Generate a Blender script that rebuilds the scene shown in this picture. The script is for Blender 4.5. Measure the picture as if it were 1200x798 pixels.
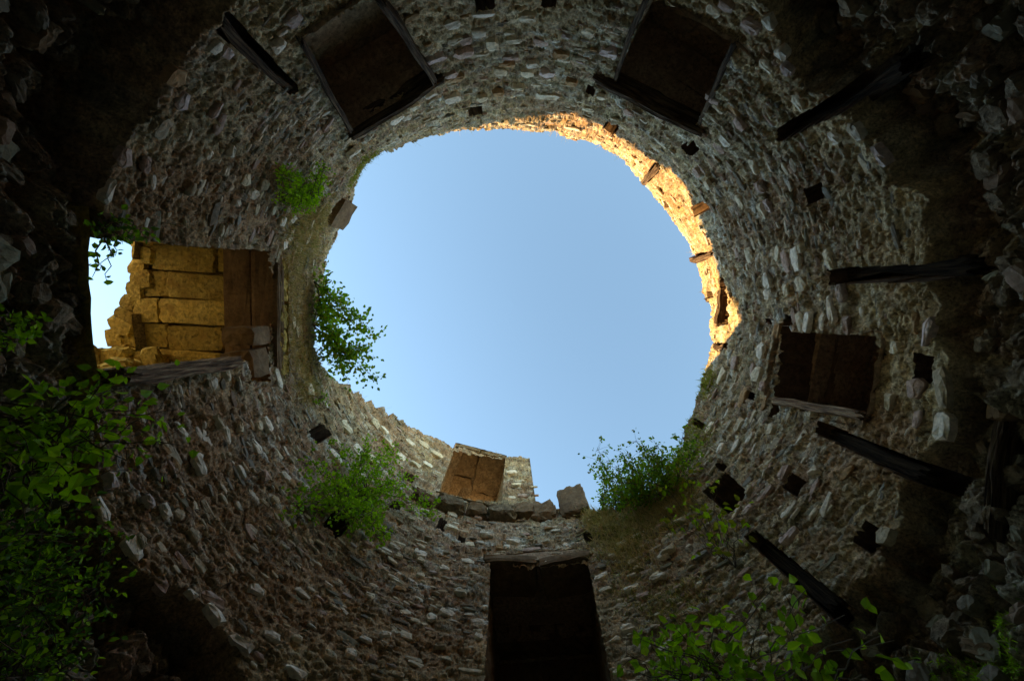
import bpy, bmesh, math, random
import numpy as np
from mathutils import Vector, Matrix

for o in list(bpy.data.objects): bpy.data.objects.remove(o)
S = bpy.context.scene
COL = S.collection
rng = np.random.default_rng(7)
random.seed(11)
PI = math.pi

# ------------------------------------------------------------------ camera, sky, sun, exposure
R = 3.0                       # inner radius of the tower
T = 1.55                      # thickness of its wall
CAM = Vector((-0.03*R, -0.105*R, 1.0))
TILT = math.atan(44/467)
cam = bpy.data.objects.new('camera', bpy.data.cameras.new('camera'))
cam.data.sensor_width = 36; cam.data.lens = 36*467/1200
cam.data.clip_start = .02; cam.data.clip_end = 6000
cam.location = CAM; cam.rotation_euler = (PI-TILT, 0, 0)
COL.objects.link(cam); S.camera = cam

SUN_EL = math.radians(22)
SUN_TO = math.radians(-23)    # heading (in x, y) the light travels towards; y points down in the picture
w = bpy.data.worlds.new('World'); S.world = w; w.use_nodes = True
nt = w.node_tree; bg = nt.nodes['Background']
sky = nt.nodes.new('ShaderNodeTexSky'); sky.sky_type = 'NISHITA'; sky.sun_disc = False
sd = Vector((-math.cos(SUN_TO), -math.sin(SUN_TO), 0))      # towards the sun
sky.sun_elevation = SUN_EL
sky.sun_rotation = math.atan2(sd.x, sd.y)
sky.air_density = 1.15; sky.dust_density = .12; sky.ozone_density = 5.5
nt.links.new(sky.outputs[0], bg.inputs[0]); bg.inputs[1].default_value = 0.10
sl = bpy.data.lights.new('sun', 'SUN'); sl.energy = 2.2; sl.angle = math.radians(.5); sl.color = (1, .72, .44)
sun = bpy.data.objects.new('sun', sl); COL.objects.link(sun)
ld = Vector((math.cos(SUN_TO)*math.cos(SUN_EL), math.sin(SUN_TO)*math.cos(SUN_EL), -math.sin(SUN_EL)))
sun.rotation_euler = ld.to_track_quat('-Z', 'Y').to_euler()
S.view_settings.view_transform = 'Standard'; S.view_settings.look = 'None'
S.view_settings.exposure = 2.66; S.view_settings.gamma = 1
S.view_settings.use_white_balance = True; S.view_settings.white_balance_temperature = 10600; S.view_settings.white_balance_tint = 1
S.render.engine = 'CYCLES'
S.cycles.max_bounces = 8; S.cycles.diffuse_bounces = 6

# ------------------------------------------------------------------ where a pixel of the survey sketch meets the cylinder
def ray(u, v):
    a = PI-TILT
    d = Vector((u-600, 399-v, -467))
    return (Matrix.Rotation(a, 3, 'X') @ d).normalized()
def at(u, v, off=0.0):
    """point seen at u, v on the cylinder of radius R - off"""
    d = ray(u, v); r = R-off
    A = d.x*d.x+d.y*d.y; B = 2*(CAM.x*d.x+CAM.y*d.y); Cc = CAM.x**2+CAM.y**2-r*r
    t = (-B+math.sqrt(B*B-4*A*Cc))/(2*A)
    return CAM+d*t
def tz(u, v, off=0.0):
    p = at(u, v, off); return math.atan2(p.y, p.x) % (2*PI), p.z

# ------------------------------------------------------------------ object helpers
def link(o, parent=None):
    COL.objects.link(o)
    if parent is not None: o.parent = parent
    return o
def obj(name, me, mat=None, parent=None):
    if mat is not None and not me.materials:
        me.materials.append(mat)
    return link(bpy.data.objects.new(name, me), parent)
def thing(name, label, cat, loc=(0, 0, 0), group=None):
    o = bpy.data.objects.new(name, None); o.location = loc; o.empty_display_size = .1
    o['label'] = label; o['category'] = cat
    if group: o['group'] = group
    return link(o)
def fast_mesh(name, V, F, smooth=False, mats=None, mi=None):
    me = bpy.data.meshes.new(name)
    V = np.asarray(V, dtype=np.float32); F = np.asarray(F, dtype=np.int32)
    n = F.shape[1]
    me.vertices.add(len(V)); me.vertices.foreach_set('co', V.ravel())
    me.loops.add(F.size); me.loops.foreach_set('vertex_index', F.ravel())
    me.polygons.add(len(F)); me.polygons.foreach_set('loop_start', np.arange(0, F.size, n, dtype=np.int32))
    if mi is not None: me.polygons.foreach_set('material_index', np.asarray(mi, dtype=np.int32))
    me.polygons.foreach_set('use_smooth', np.full(len(F), smooth))
    for m in (mats or []): me.materials.append(m)
    me.update(calc_edges=True)
    return me

# ------------------------------------------------------------------ numpy noise on the unrolled cylinder
CIRC = 2*PI*R
def sm(t): return t*t*(3-2*t)
def vnoise(s, z, ws, wz, seed):
    per = max(3, int(round(CIRC/ws))); g = np.random.default_rng(seed); tab = g.random((per, 509))
    x = s/CIRC*per; y = z/wz+100
    i = np.floor(x).astype(int); j = np.floor(y).astype(int); fx = sm(x-i); fy = sm(y-j)
    a = tab[i % per, j % 509]; b = tab[(i+1) % per, j % 509]; c = tab[i % per, (j+1) % 509]; d = tab[(i+1) % per, (j+1) % 509]
    return (a*(1-fx)+b*fx)*(1-fy)+(c*(1-fx)+d*fx)*fy-.5
def fbm(s, z, ws, wz, seed, oc=4):
    r = 0; a = 1
    for k in range(oc): r = r+a*vnoise(s, z, ws/2**k, wz/2**k, seed+k*13); a *= .55
    return r
def cells(s, z, ws, wz, seed, jit=.75):
    per = int(round(CIRC/ws)); g = np.random.default_rng(seed)
    J = g.random((per, 401, 2)); K = g.random((per, 401, 3)); RO = g.random(401)
    y = z/wz+60; j0 = np.floor(y).astype(int)
    f1 = np.full(s.shape, 9.); f2 = np.full(s.shape, 9.); idr = np.zeros(s.shape+(3,))
    for dj in (-1, 0, 1):
        j = j0+dj; ro = RO[j % 401]; x = s/CIRC*per+ro; i0 = np.floor(x).astype(int)
        for di in (-1, 0, 1):
            i = i0+di; q = J[i % per, j % 401]
            dx = x-(i+.5+(q[..., 0]-.5)*jit); dy = y-(j+.5+(q[..., 1]-.5)*jit*.8)
            dd = np.abs(dx)**1.6+np.abs(dy)**2.2
            new = dd < f1
            f2 = np.where(new, f1, np.minimum(f2, dd)); idr = np.where(new[..., None], K[i % per, j % 401], idr); f1 = np.where(new, dd, f1)
    return np.sqrt(f1), np.sqrt(f2), idr
def sstep(a, b, x): return sm(np.clip((x-a)/(b-a), 0, 1))

# ------------------------------------------------------------------ materials
def mat(name, rough=.95):
    m = bpy.data.materials.new(name); m.use_nodes = True
    b = m.node_tree.nodes['Principled BSDF']; b.inputs['Roughness'].default_value = rough
    b.inputs['Specular IOR Level'].default_value = .12
    return m, m.node_tree, b
def ramp(t, src, stops):
    r = t.nodes.new('ShaderNodeValToRGB'); e = r.color_ramp.elements
    while len(e) < len(stops): e.new(.5)
    for q, (p, c) in zip(e, stops): q.position = p; q.color = (*c, 1)
    t.links.new(src, r.inputs[0]); return r.outputs[0]
def noise(t, scale, detail=6, vec=None, rough=.6):
    n = t.nodes.new('ShaderNodeTexNoise'); n.inputs['Scale'].default_value = scale; n.inputs['Detail'].default_value = detail
    n.inputs['Roughness'].default_value = rough
    if vec is not None: t.links.new(vec, n.inputs['Vector'])
    return n.outputs[0]
def mix(t, fac, a, b, mode='MIX'):
    n = t.nodes.new('ShaderNodeMix'); n.data_type = 'RGBA'; n.blend_type = mode
    for s, v in ((n.inputs['Factor'], fac), (n.inputs['A'], a), (n.inputs['B'], b)):
        if isinstance(v, (int, float)): s.default_value = v
        elif isinstance(v, tuple): s.default_value = (*v, 1)
        else: t.links.new(v, s)
    return n.outputs['Result']
def bump(t, b, h, dist, strength=1.0):
    n = t.nodes.new('ShaderNodeBump'); n.inputs['Distance'].default_value = dist; n.inputs['Strength'].default_value = strength
    t.links.new(h, n.inputs['Height']); t.links.new(n.outputs[0], b.inputs['Normal'])
def attr(t, name):
    n = t.nodes.new('ShaderNodeAttribute'); n.attribute_name = name; return n
def coords(t, kind='Object'): return t.nodes.new('ShaderNodeTexCoord').outputs[kind]

def masonry():
    m, t, b = mat('rubble_masonry')
    c = attr(t, 'stone_colour').outputs['Color']; pos = t.nodes.new('ShaderNodeNewGeometry').outputs['Position']
    n1 = noise(t, 9, 8, pos, .7); n2 = noise(t, 45, 5, pos, .7); n3 = noise(t, 1.3, 4, pos)
    c = mix(t, 1.0, c, ramp(t, n1, [(.3, (.38, .35, .32)), (.46, (.85, .84, .82)), (.56, (1.12, 1.12, 1.12)), (.7, (1.6, 1.6, 1.55))]), 'MULTIPLY')
    c = mix(t, 1.0, c, ramp(t, n2, [(.34, (.42, .39, .35)), (.48, (.98, .98, .98)), (.66, (1.6, 1.58, 1.5))]), 'MULTIPLY')
    c = mix(t, .6, c, ramp(t, n3, [(.35, (.7, .62, .55)), (.65, (1.25, 1.25, 1.25))]), 'MULTIPLY')
    t.links.new(c, b.inputs['Base Color'])
    h = t.nodes.new('ShaderNodeMath'); h.operation = 'MULTIPLY_ADD'; h.inputs[1].default_value = .45
    t.links.new(n2, h.inputs[0]); t.links.new(n1, h.inputs[2])
    bump(t, b, h.outputs[0], .035); return m
def mixh(t, a, b):
    h = t.nodes.new('ShaderNodeMath'); h.operation = 'MULTIPLY_ADD'; h.inputs[1].default_value = .5
    t.links.new(b, h.inputs[0]); t.links.new(a, h.inputs[2]); return h.outputs[0]
def stone_mat(name, c1, c2, dirt=(.16, .13, .10), scale=9, dirt_amt=.5, bd=.014, con=.4, vr=.85):
    m, t, b = mat(name, .9)
    pos = t.nodes.new('ShaderNodeNewGeometry').outputs['Position']
    n = noise(t, scale, 7, pos, .65); f = noise(t, 24, 8, pos, .68); d = noise(t, 6, 5, pos, .7)
    c = mix(t, ramp(t, n, [(.35, (0, 0, 0)), (.65, (1, 1, 1))]), c1, c2)
    oi = t.nodes.new('ShaderNodeObjectInfo')
    c = mix(t, 1, c, ramp(t, oi.outputs['Random'], [(0, (vr, vr*.98, vr*.94)), (1, (1.1, 1.08, 1.04))]), 'MULTIPLY')
    c = mix(t, 1, c, ramp(t, f, [(.3, (1-con,)*3), (.7, (1+con*.8,)*3)]), 'MULTIPLY')
    mx = ramp(t, d, [(.62-.16*dirt_amt, (0, 0, 0)), (.8, (1, 1, 1))])
    c = mix(t, mx, c, dirt)
    t.links.new(c, b.inputs['Base Color']); bump(t, b, mixh(t, n, f), bd); return m
M_wall = masonry()
PALE = [stone_mat('pale_grey_slate', (.84, .72, .58), (.92, .82, .68), dirt_amt=-.6),
        stone_mat('cream_slate', (.74, .60, .42), (.84, .72, .54), dirt_amt=-.6),
        stone_mat('pink_sandstone', (.55, .36, .29), (.66, .48, .4), dirt_amt=-.6),
        stone_mat('orange_sandstone', (.46, .25, .12), (.56, .36, .2), dirt_amt=-.6),
        stone_mat('mauve_slate', (.58, .42, .38), (.72, .58, .52), dirt_amt=-.6),
        stone_mat('tan_stone', (.46, .36, .25), (.58, .48, .35), dirt_amt=-.6)]
DULL = [stone_mat('brown_slate', (.22, .175, .13), (.33, .27, .2), dirt_amt=1),
        stone_mat('grey_slate', (.28, .26, .22), (.42, .39, .33), dirt_amt=1),
        stone_mat('russet_slate', (.28, .17, .12), (.38, .26, .18), dirt_amt=1),
        stone_mat('olive_slate', (.24, .22, .14), (.35, .31, .22), dirt_amt=1)]
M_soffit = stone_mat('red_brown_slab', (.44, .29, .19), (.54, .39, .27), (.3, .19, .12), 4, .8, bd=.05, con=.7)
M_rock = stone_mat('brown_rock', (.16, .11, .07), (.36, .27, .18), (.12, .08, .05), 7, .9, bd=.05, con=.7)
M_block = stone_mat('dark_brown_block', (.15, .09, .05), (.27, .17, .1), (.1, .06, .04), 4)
M_ochre = stone_mat('ochre_glow_sandstone', (.64, .43, .12), (.76, .56, .2), (.30, .16, .05), 3.5, .9, bd=.06, con=.7, vr=.55)  # warm bounce glow at the left window is put into this sandstone's yellow
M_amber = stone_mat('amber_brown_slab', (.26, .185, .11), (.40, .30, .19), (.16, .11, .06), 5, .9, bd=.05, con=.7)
def wood(name='weathered_timber', k=1):
    m, t, b = mat(name, .9)
    mp = t.nodes.new('ShaderNodeMapping'); mp.inputs['Scale'].default_value = (40, 40, 3)
    t.links.new(coords(t), mp.inputs[0]); n = noise(t, 1, 6, mp.outputs[0], .7)
    c = ramp(t, n, [(.36, (.02*k, .012*k, .008*k)), (.5, (.09*k, .055*k, .035*k)), (.66, (.22*k, .15*k, .09*k))])
    t.links.new(c, b.inputs['Base Color']); bump(t, b, n, .02); return m
M_wood = wood(); M_darkwood = wood('near_black_timber', .35); M_paletimber = wood('pale_timber', 2.6)
def leafmat(name, c1, c2, trans=.35):
    m, t, b = mat(name, .5)
    oi = t.nodes.new('ShaderNodeObjectInfo'); g = attr(t, 'leaf_tone')
    a = t.nodes.new('ShaderNodeMath'); a.operation = 'ADD'; a.use_clamp = True
    pos = t.nodes.new('ShaderNodeNewGeometry').outputs['Position']
    n = noise(t, 14, 3, pos)
    c = mix(t, ramp(t, n, [(.35, (0, 0, 0)), (.65, (1, 1, 1))]), c1, c2)
    t.links.new(c, b.inputs['Base Color'])
    tr = t.nodes.new('ShaderNodeBsdfTranslucent'); t.links.new(mix(t, 1, c, (1.3, 1.3, .6), 'MULTIPLY'), tr.inputs[0])
    ms = t.nodes.new('ShaderNodeMixShader'); ms.inputs[0].default_value = trans
    t.links.new(b.outputs[0], ms.inputs[1]); t.links.new(tr.outputs[0], ms.inputs[2])
    t.links.new(ms.outputs[0], t.nodes['Material Output'].inputs[0]); return m
L_bright = leafmat('bright_leaf', (.30, .56, .03), (.46, .7, .07), .4)
L_mid = leafmat('green_leaf', (.17, .36, .025), (.30, .5, .05))
L_dark = leafmat('dark_leaf', (.07, .16, .025), (.14, .26, .05))
L_dry = leafmat('dry_grass', (.5, .35, .18), (.78, .6, .36), .2)
L_olive = leafmat('olive_moss', (.2, .22, .05), (.36, .36, .1), .2)
L_yellow = leafmat('yellow_green_leaf', (.22, .26, .03), (.4, .4, .06))
M_twig, _t, _b = mat('twig'); _b.inputs['Base Color'].default_value = (.13, .09, .06, 1)
M_ground = stone_mat('dusty_ground', (.42, .35, .25), (.52, .45, .34), (.36, .29, .2), 1.5)

# ------------------------------------------------------------------ outlines of the ruin, read off the survey sketch
rim_px = [(430,193),(445,182),(470,171),(500,160),(520,156),(540,153),(570,153),(600,152),(620,155),(650,156),(668,163),(690,167),(705,174),(720,182),
 (745,206),(770,236),(790,262),(808,288),(816,305),(824,330),(826,345),(832,362),(830,385),(833,400),(828,425),(824,440),(820,462),(812,485),(806,498),(800,520),(784,550),(760,575),
 (735,592),(712,601),(700,603),(689,600),(660,598),(632,594),(628,593),(621.5,541),(608,537),(600,538),(584,532),(560,530),(545,526),(530,525),(515,517),(500,511),(489,503),(478,499),(471,492),
 (466,494),(461,484),(455,487),(449,477),(441,478),(436,469),(428,471),(421,458),(414,461),(408,451),(398,448),(385,438),(377,428),(368,405),(368,380),(371,360),(379,330),(384,305),(389,288),(398,270),(404,250),(413,235),(418,215)]
low_px = [(92,440),(94,290),(116,262),(122,240),(128,205),(136,180),(150,150),(166,128),(185,90),(198,66),(230,32),(262,2),(330,-50),(400,-75),(600,-95),(800,-50),(868,-20),(905,2),(915,40),(940,70),(946,110),(985,120),
 (1012,148),(1025,165),(1038,190),(1040,215),(1085,228),(1094,262),(1096,290),(1088,320),(1108,350),(1100,392),(1128,420),(1112,450),(1118,490),(1095,520),(1082,540),(1052,572),(1055,610),(1030,640),(1038,660),(1005,680),(985,715),(955,755),(930,798),
 (850,870),(600,930),(400,880),(300,815),(280,790),(270,772),(238,740),(205,705),(172,690),(152,672),(120,640),(112,600),(105,560),(96,500)]
def outline(px):
    q = sorted(tz(u, v) for u, v in px); a = np.array(q)
    return np.concatenate([[a[-1, 0]-2*PI], a[:, 0], [a[0, 0]+2*PI]]), np.concatenate([[a[-1, 1]], a[:, 1], [a[0, 1]]])
RX, RZ = outline(rim_px); LX, LZ = outline(low_px)

# openings: name -> corners in the sketch (lower-left, lower-right, upper-right, upper-left as seen)
def poly(px): return [tz(u, v) for u, v in px]
OPEN = {
 'left':  poly([(97,278),(200,286),(316,294),(318,350),(314,448),(290,446),(286,424),(200,424),(97,441)]),
 'topl':  poly([(346,42),(408,152),(511,88),(440,-6)]),
 'topr':  poly([(764,-6),(722,92),(818,146),(863,47)]),
 'right': poly([(1022,393),(922,389),(914,466),(1018,484)]),
 'door':  poly([(575,662),(690,662),(718,806),(725,860),(560,860),(567,806)]),
 'high':  poly([(514,577),(588,589),(592,538),(532,528)]),
 'low':   poly([(1186,490),(1176,628),(1262,650),(1275,480)]),
}
def inpoly(th, z, P):
    c = P[0][0]
    x = (th-c+PI) % (2*PI)-PI; r = np.zeros(np.shape(th), bool)
    px = [((a-c+PI) % (2*PI)-PI, b) for a, b in P]
    for (x1, y1), (x2, y2) in zip(px, px[1:]+px[:1]):
        if y1 == y2: continue
        r ^= ((y1 > z) != (y2 > z)) & (x < (x2-x1)*(z-y1)/(y2-y1)+x1)
    return r
# recesses: (corners, depth)
HOLES = []
def hole(px, depth): HOLES.append((poly(px), depth))
def sq(u, v, du, dv, depth=.3, sk=0):
    """a putlog hole du x dv pixels, aligned to the wall's own up direction"""
    a = math.atan2(v-355, u-600); e = (math.cos(a), math.sin(a)); t = (-e[1], e[0]); P = []
    for i, j in ((-1, -1), (1, -1), (1, 1), (-1, 1)):
        P.append((u+e[0]*i*du/2+t[0]*(j*dv/2+i*sk), v+e[1]*i*du/2+t[1]*(j*dv/2+i*sk)))
    hole(P, depth)
for a in [(952,228,20,18),(1083,432,24,32),(932,568,20,20),(1015,628,28,28),(851,577,36,34),(568,2,16,22),(643,2,16,16),(557,130,7,16,.2),
          (580,147,6,7,.15),(640,150,6,8,.15),(716,150,11,15,.25),(692,107,8,9,.2),(720,180,7,8,.15),(823,243,15,12,.25),(778,242,7,8,.2),(819,497,12,7,.25),
          (396,612,26,24,.3),(374,508,18,18,.25),(517,617,12,9,.25),(480,559,9,12),(843,545,8,8,.2),(812,174,10,12,.25),(878,463,9,8,.2),
          (825,452,5,6,.15),(828,346,6,7,.2),(896,377,6,6,.2),(463,594,9,12,.2),(540,634,6,8,.2),(690,632,10,9,.12)]:
    sq(*a)
sq(806,172,8,10,.2)
hole([(908,153),(912,167),(1075,92),(1068,62)], .28)
hole([(970,316),(971,334),(1120,328),(1120,308)], .28)
hole([(960,494),(956,507),(1090,575),(1098,548)], .26)
hole([(884,621),(876,633),(975,724),(990,705)], .24)
hole([(346,99),(337,108),(250,34),(264,10)], .22)
hole([(924,389),(926,372),(914,366),(898,489),(912,478),(915,466)], .3)
hole([(846,318),(838,382),(850,380)], .25)
hole([(752,213),(758,216),(775,196),(768,190)], .18)
hole([(809,300),(811,308),(838,299),(836,293)], .16)
hole([(838,402),(838,409),(853,408),(853,402)], .16)
hole([(386,232),(388,270),(412,268),(411,230)], .0)

# ------------------------------------------------------------------ the wall's inner face as real relief
NT = 1840
rr = np.concatenate([np.arange(160, 560, 1.5), np.arange(560, 800, 1.7)])
zr = CAM.z+R*467/rr[::-1]
zr = np.concatenate([np.linspace(-.05, zr[0]-.02, 120), zr])
NZ = len(zr)
th = np.linspace(0, 2*PI, NT, endpoint=False)
TH, ZZ = np.meshgrid(th, zr, indexing='ij')
rimz = np.interp(th, RX, RZ)+.05*fbm(th*R, th*0, .25, .25, 5, 3)
splay = .22*sstep(.15, .5, np.cos(th-math.radians(278)))            # parapet lean added there so its face catches the sun
rimz = CAM.z+(rimz-CAM.z)*(R+splay)/R
lowz = np.interp(th, LX, LZ)+.10*fbm(th*R, th*0, .3, .3, 6, 4)
ZC = np.minimum(ZZ, rimz[:, None])
SS = TH*R
wz = ZC+.035*fbm(SS, ZC, .5, .3, 30, 3)
ws = SS+.05*fbm(SS, ZC, .3, .2, 31, 3)
f1, f2, cid = cells(ws % CIRC, wz, .22, .050, 3)
g1, g2, gid = cells((ws*1.0) % CIRC, wz, .085, .030, 4)
edge = sstep(.02, .16, f2-f1); gedge = sstep(.02, .2, g2-g1)
plaster = sstep(-.12, .25, fbm(SS, ZC, 1.1, .8, 50, 4)-.05+np.where(ZC < 4.6, .30, -.12)-.25*sstep(5, 6, ZC)+.2*np.clip(-np.cos(TH-math.radians(0)), 0, 1))
above = sstep(-.02, .03, ZC-lowz[:, None])
big1, big2, bid = cells(ws % CIRC, wz, .34, .17, 8)
bedge = sstep(.02, .35, big2-big1)
fine = fbm(SS, ZC, .06, .035, 60, 3); mid = fbm(SS, ZC, .3, .13, 70, 4); slow = fbm(SS, ZC, 1.6, 1.2, 80, 3)
rug = fbm(SS, ZC, .16, .10, 90, 4)
crk = fbm(SS, ZC, .34, .09, 190, 3); crk2 = fbm(SS, ZC, .13, .045, 197, 3)
crack = (1-sstep(.0, .045, np.abs(crk)))*.038+(1-sstep(.0, .06, np.abs(crk2)))*.02
H = .07*slow+.04*mid+.030*fine-crack+(1-.9*plaster)*(edge*(.15+.85*cid[..., 0])*.026)+gedge*gid[..., 0]*.012
Hlow = .22*slow+.16*mid+.07*rug+.045*fine-2*crack+bedge*(.1+.9*bid[..., 0])*.17+edge*cid[..., 0]*.02
leftness = .5-.5*np.cos(TH-math.radians(10))     # 0 at right, 1 at left
cav = .30+.22*leftness
dlow = np.clip((lowz[:, None]-ZC), 0, 3)
cavp = cav*np.exp(-dlow*.9)*(1-.9*np.exp(-(((TH-math.radians(181)+PI) % (2*PI)-PI)/.36)**4))
RAD = np.where(above > .5, R-H, R-Hlow*above*0-Hlow+cavp)
RAD = above*(R-H)+(1-above)*(R-Hlow+cavp+.05)
RAD = RAD+splay[:, None]*np.clip((ZC-rimz[:, None]+.75)/.75, 0, 1)
for P, dep in HOLES:
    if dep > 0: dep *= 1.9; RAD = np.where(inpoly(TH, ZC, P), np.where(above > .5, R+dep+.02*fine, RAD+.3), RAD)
X = np.cos(TH)*RAD; Y = np.sin(TH)*RAD
V = np.stack([X, Y, ZC], -1).reshape(-1, 3)
# colour of the things the relief is made of: mortar, slates, lichen
def lerp(a, b, t): return a+(b-a)*t[..., None]
mort = lerp(np.array([.52, .385, .225]), np.array([.42, .265, .155]), sstep(-.25, .25, fbm(SS, ZC, 1.3, .9, 101, 4)+.22*np.cos(TH-math.radians(140))))
lich = sstep(.08, .38, fbm(SS, ZC, .8, .6, 111, 5)+.12*np.cos(TH+math.radians(40)))
mort = lerp(mort, np.array([.50, .405, .255]), lich*.7)
pal = np.array([[.17, .13, .095], [.26, .23, .18], [.22, .15, .11], [.34, .30, .24], [.2, .18, .12], [.3, .2, .145], [.14, .11, .085], [.42, .38, .32]])
pal = np.minimum(pal*1.55, .55)
sc = pal[(cid[..., 1]*7.999).astype(int)]
vis = (1-.85*plaster)*edge*np.where(cid[..., 2] > .35, 1, .3)
colr = lerp(mort, sc, np.clip(vis*.75, 0, 1))
sc2 = pal[(bid[..., 1]*6.999).astype(int)]*.85
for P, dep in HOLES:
    if dep > 0: colr = np.where(inpoly(TH, ZC, P)[..., None], np.array([.09, .045, .03]), colr)  # hole interiors painted dark to deepen their shade
colr = np.where(above[..., None] > .5, colr, lerp(mort*.8, sc2, bedge*.8))
NV = len(V)
cola = np.concatenate([colr, np.ones(colr.shape[:2]+(1,))], -1).reshape(-1, 4)
ii, jj = np.meshgrid(np.arange(NT), np.arange(NZ-1), indexing='ij'); i2 = (ii+1) % NT
F = np.stack([ii*NZ+jj, ii*NZ+jj+1, i2*NZ+jj+1, i2*NZ+jj], -1).reshape(-1, 4)
keep = ~((ZC[ii, jj+1]-ZC[ii, jj] < 1e-5) & (ZC[i2, jj+1]-ZC[i2, jj] < 1e-5)).ravel()
cth = TH[ii, jj]+PI/NT; cz = (ZC[ii, jj]+ZC[ii, jj+1])/2
inop = np.zeros(cth.shape, bool)
jt = .012*fbm(cth*R, cz, .12, .08, 140, 3)
for P in OPEN.values(): inop |= inpoly(cth+jt/R, cz+jt, P)
F = F[keep & ~inop.ravel()]
# outer face, top of the wall
NO = NT
zo = np.linspace(-.05, 10.6, 68); tho = np.linspace(0, 2*PI, NO, endpoint=False)
TO, ZO = np.meshgrid(tho, zo, indexing='ij')
# pre-clamp rim at the outer edge: lower where crumbled, raised where it shapes the shadow
img = (360-np.degrees(tho)) % 360      # outer parapet raised out of view on the left, added to trim the sun
need = np.interp(img, [100, 120, 140, 160, 185, 210, 217, 224], [5.3, 6.1, 7.1, 8.0, 8.75, 8.95, 8.4, 6.5])+CAM.z
sun_trim_rise = np.clip(need-rimz, 0, 3)*(img > 100)*(img < 224)
rimo = rimz-.12+.12*fbm(tho*R, tho*0, .5, .5, 9, 3)
rimo = rimo+sun_trim_rise*(1+.08*fbm(tho*R, tho*0, .5, .5, 19, 3))
ZOc = np.minimum(ZO, rimo[:, None])
ro = R+T+.05*fbm(TO*R, ZOc, .4, .2, 12, 3)
Vo = np.stack([np.cos(TO)*ro, np.sin(TO)*ro, ZOc], -1).reshape(-1, 3)
a, b = np.meshgrid(np.arange(NO), np.arange(len(zo)-1), indexing='ij'); a2 = (a+1) % NO; nz = len(zo)
Fo = np.stack([a*nz+b, a2*nz+b, a2*nz+b+1, a*nz+b+1], -1).reshape(-1, 4)
ko = ~((ZOc[a, b+1]-ZOc[a, b] < 1e-5) & (ZOc[a2, b+1]-ZOc[a2, b] < 1e-5)).ravel()
co = TO[a, b]+PI/NO; czo = (ZOc[a, b]+ZOc[a, b+1])/2
oo = inpoly(co, czo, OPEN['left']) | inpoly(co, czo, OPEN['high'])
Fo = Fo[ko & ~oo.ravel()]
# cap in four rings
tops = [(np.arange(NT)*NZ+NZ-1)]
Vc = []; rings = 5; base = NV+len(Vo)
for k in range(1, rings+1):
    f = k/rings; rk = (R+splay)*(1-f)+(R+T+.01)*f
    zk = rimz*(1-f)+(rimo-sun_trim_rise)*f+sun_trim_rise*f*f+.10*fbm(th*rk, th*0+k*.4, .22, .3, 77+k, 3)*(k < rings)
    Vc.append(np.stack([np.cos(th)*rk, np.sin(th)*rk, zk], -1)); tops.append(base+(k-1)*NT+np.arange(NT))
Fc = []
for k in range(rings):
    p, q = tops[k], tops[k+1]
    Fc.append(np.stack([p, q, np.roll(q, -1), np.roll(p, -1)], -1))
Vall = np.concatenate([V, Vo]+Vc); Fall = np.concatenate([F, Fo+NV]+Fc)
ext = len(Vall)-NV
cola = np.concatenate([cola, np.tile([.3, .25, .18, 1], (ext, 1))])
tower = thing('round_tower', 'ruined round rubble stone tower seen from inside, roofless and open to the sky', 'tower')
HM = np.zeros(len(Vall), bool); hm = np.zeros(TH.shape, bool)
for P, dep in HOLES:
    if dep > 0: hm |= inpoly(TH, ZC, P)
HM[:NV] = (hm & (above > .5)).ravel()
M_socket_shade = stone_mat('painted_socket_shade', (.09, .05, .035), (.17, .105, .07), (.06, .035, .025), 8)  # recess shade put into the colour of the hole faces
me = fast_mesh('wall', Vall, Fall, True, [M_wall, M_socket_shade], HM[Fall].any(1).astype(int))
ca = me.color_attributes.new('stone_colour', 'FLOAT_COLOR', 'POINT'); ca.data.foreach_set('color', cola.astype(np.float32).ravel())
wall = obj('wall', me, None, tower)

def radius_at(t, z):
    i = int(round((t % (2*PI))/(2*PI)*NT)) % NT; j = min(NZ-1, int(np.searchsorted(zr, z)))
    return RAD[i, j]
BLK = np.zeros(TH.shape, bool)
for P in list(OPEN.values())+[h[0] for h in HOLES]: BLK |= inpoly(TH, ZZ, P)
def gi(t, z):
    i = np.round((np.asarray(t) % (2*PI))/(2*PI)*NT).astype(int) % NT; return i, np.minimum(NZ-1, np.searchsorted(zr, z))
def blocked(t, z, pad=.0):
    tt_ = np.array([0, pad, -pad, 0, 0])/R+t; zz_ = np.array([0, 0, 0, .5*pad, -.5*pad])+z
    return BLK[gi(tt_, zz_)].any() or z > rimz[gi(t, z)[0]]-.05
def frame(t, z, rad):
    """x along the wall, y towards the tower's axis, z up"""
    r = Vector((math.cos(t), math.sin(t), 0)); m = Matrix.Identity(4)
    m.col[0][:3] = (-r.y, r.x, 0); m.col[1][:3] = -r; m.col[2][:3] = (0, 0, 1)
    m.col[0][:3] = (r.y, -r.x, 0)          # keep it right-handed
    m.translation = r*rad+Vector((0, 0, z)); return m

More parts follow.
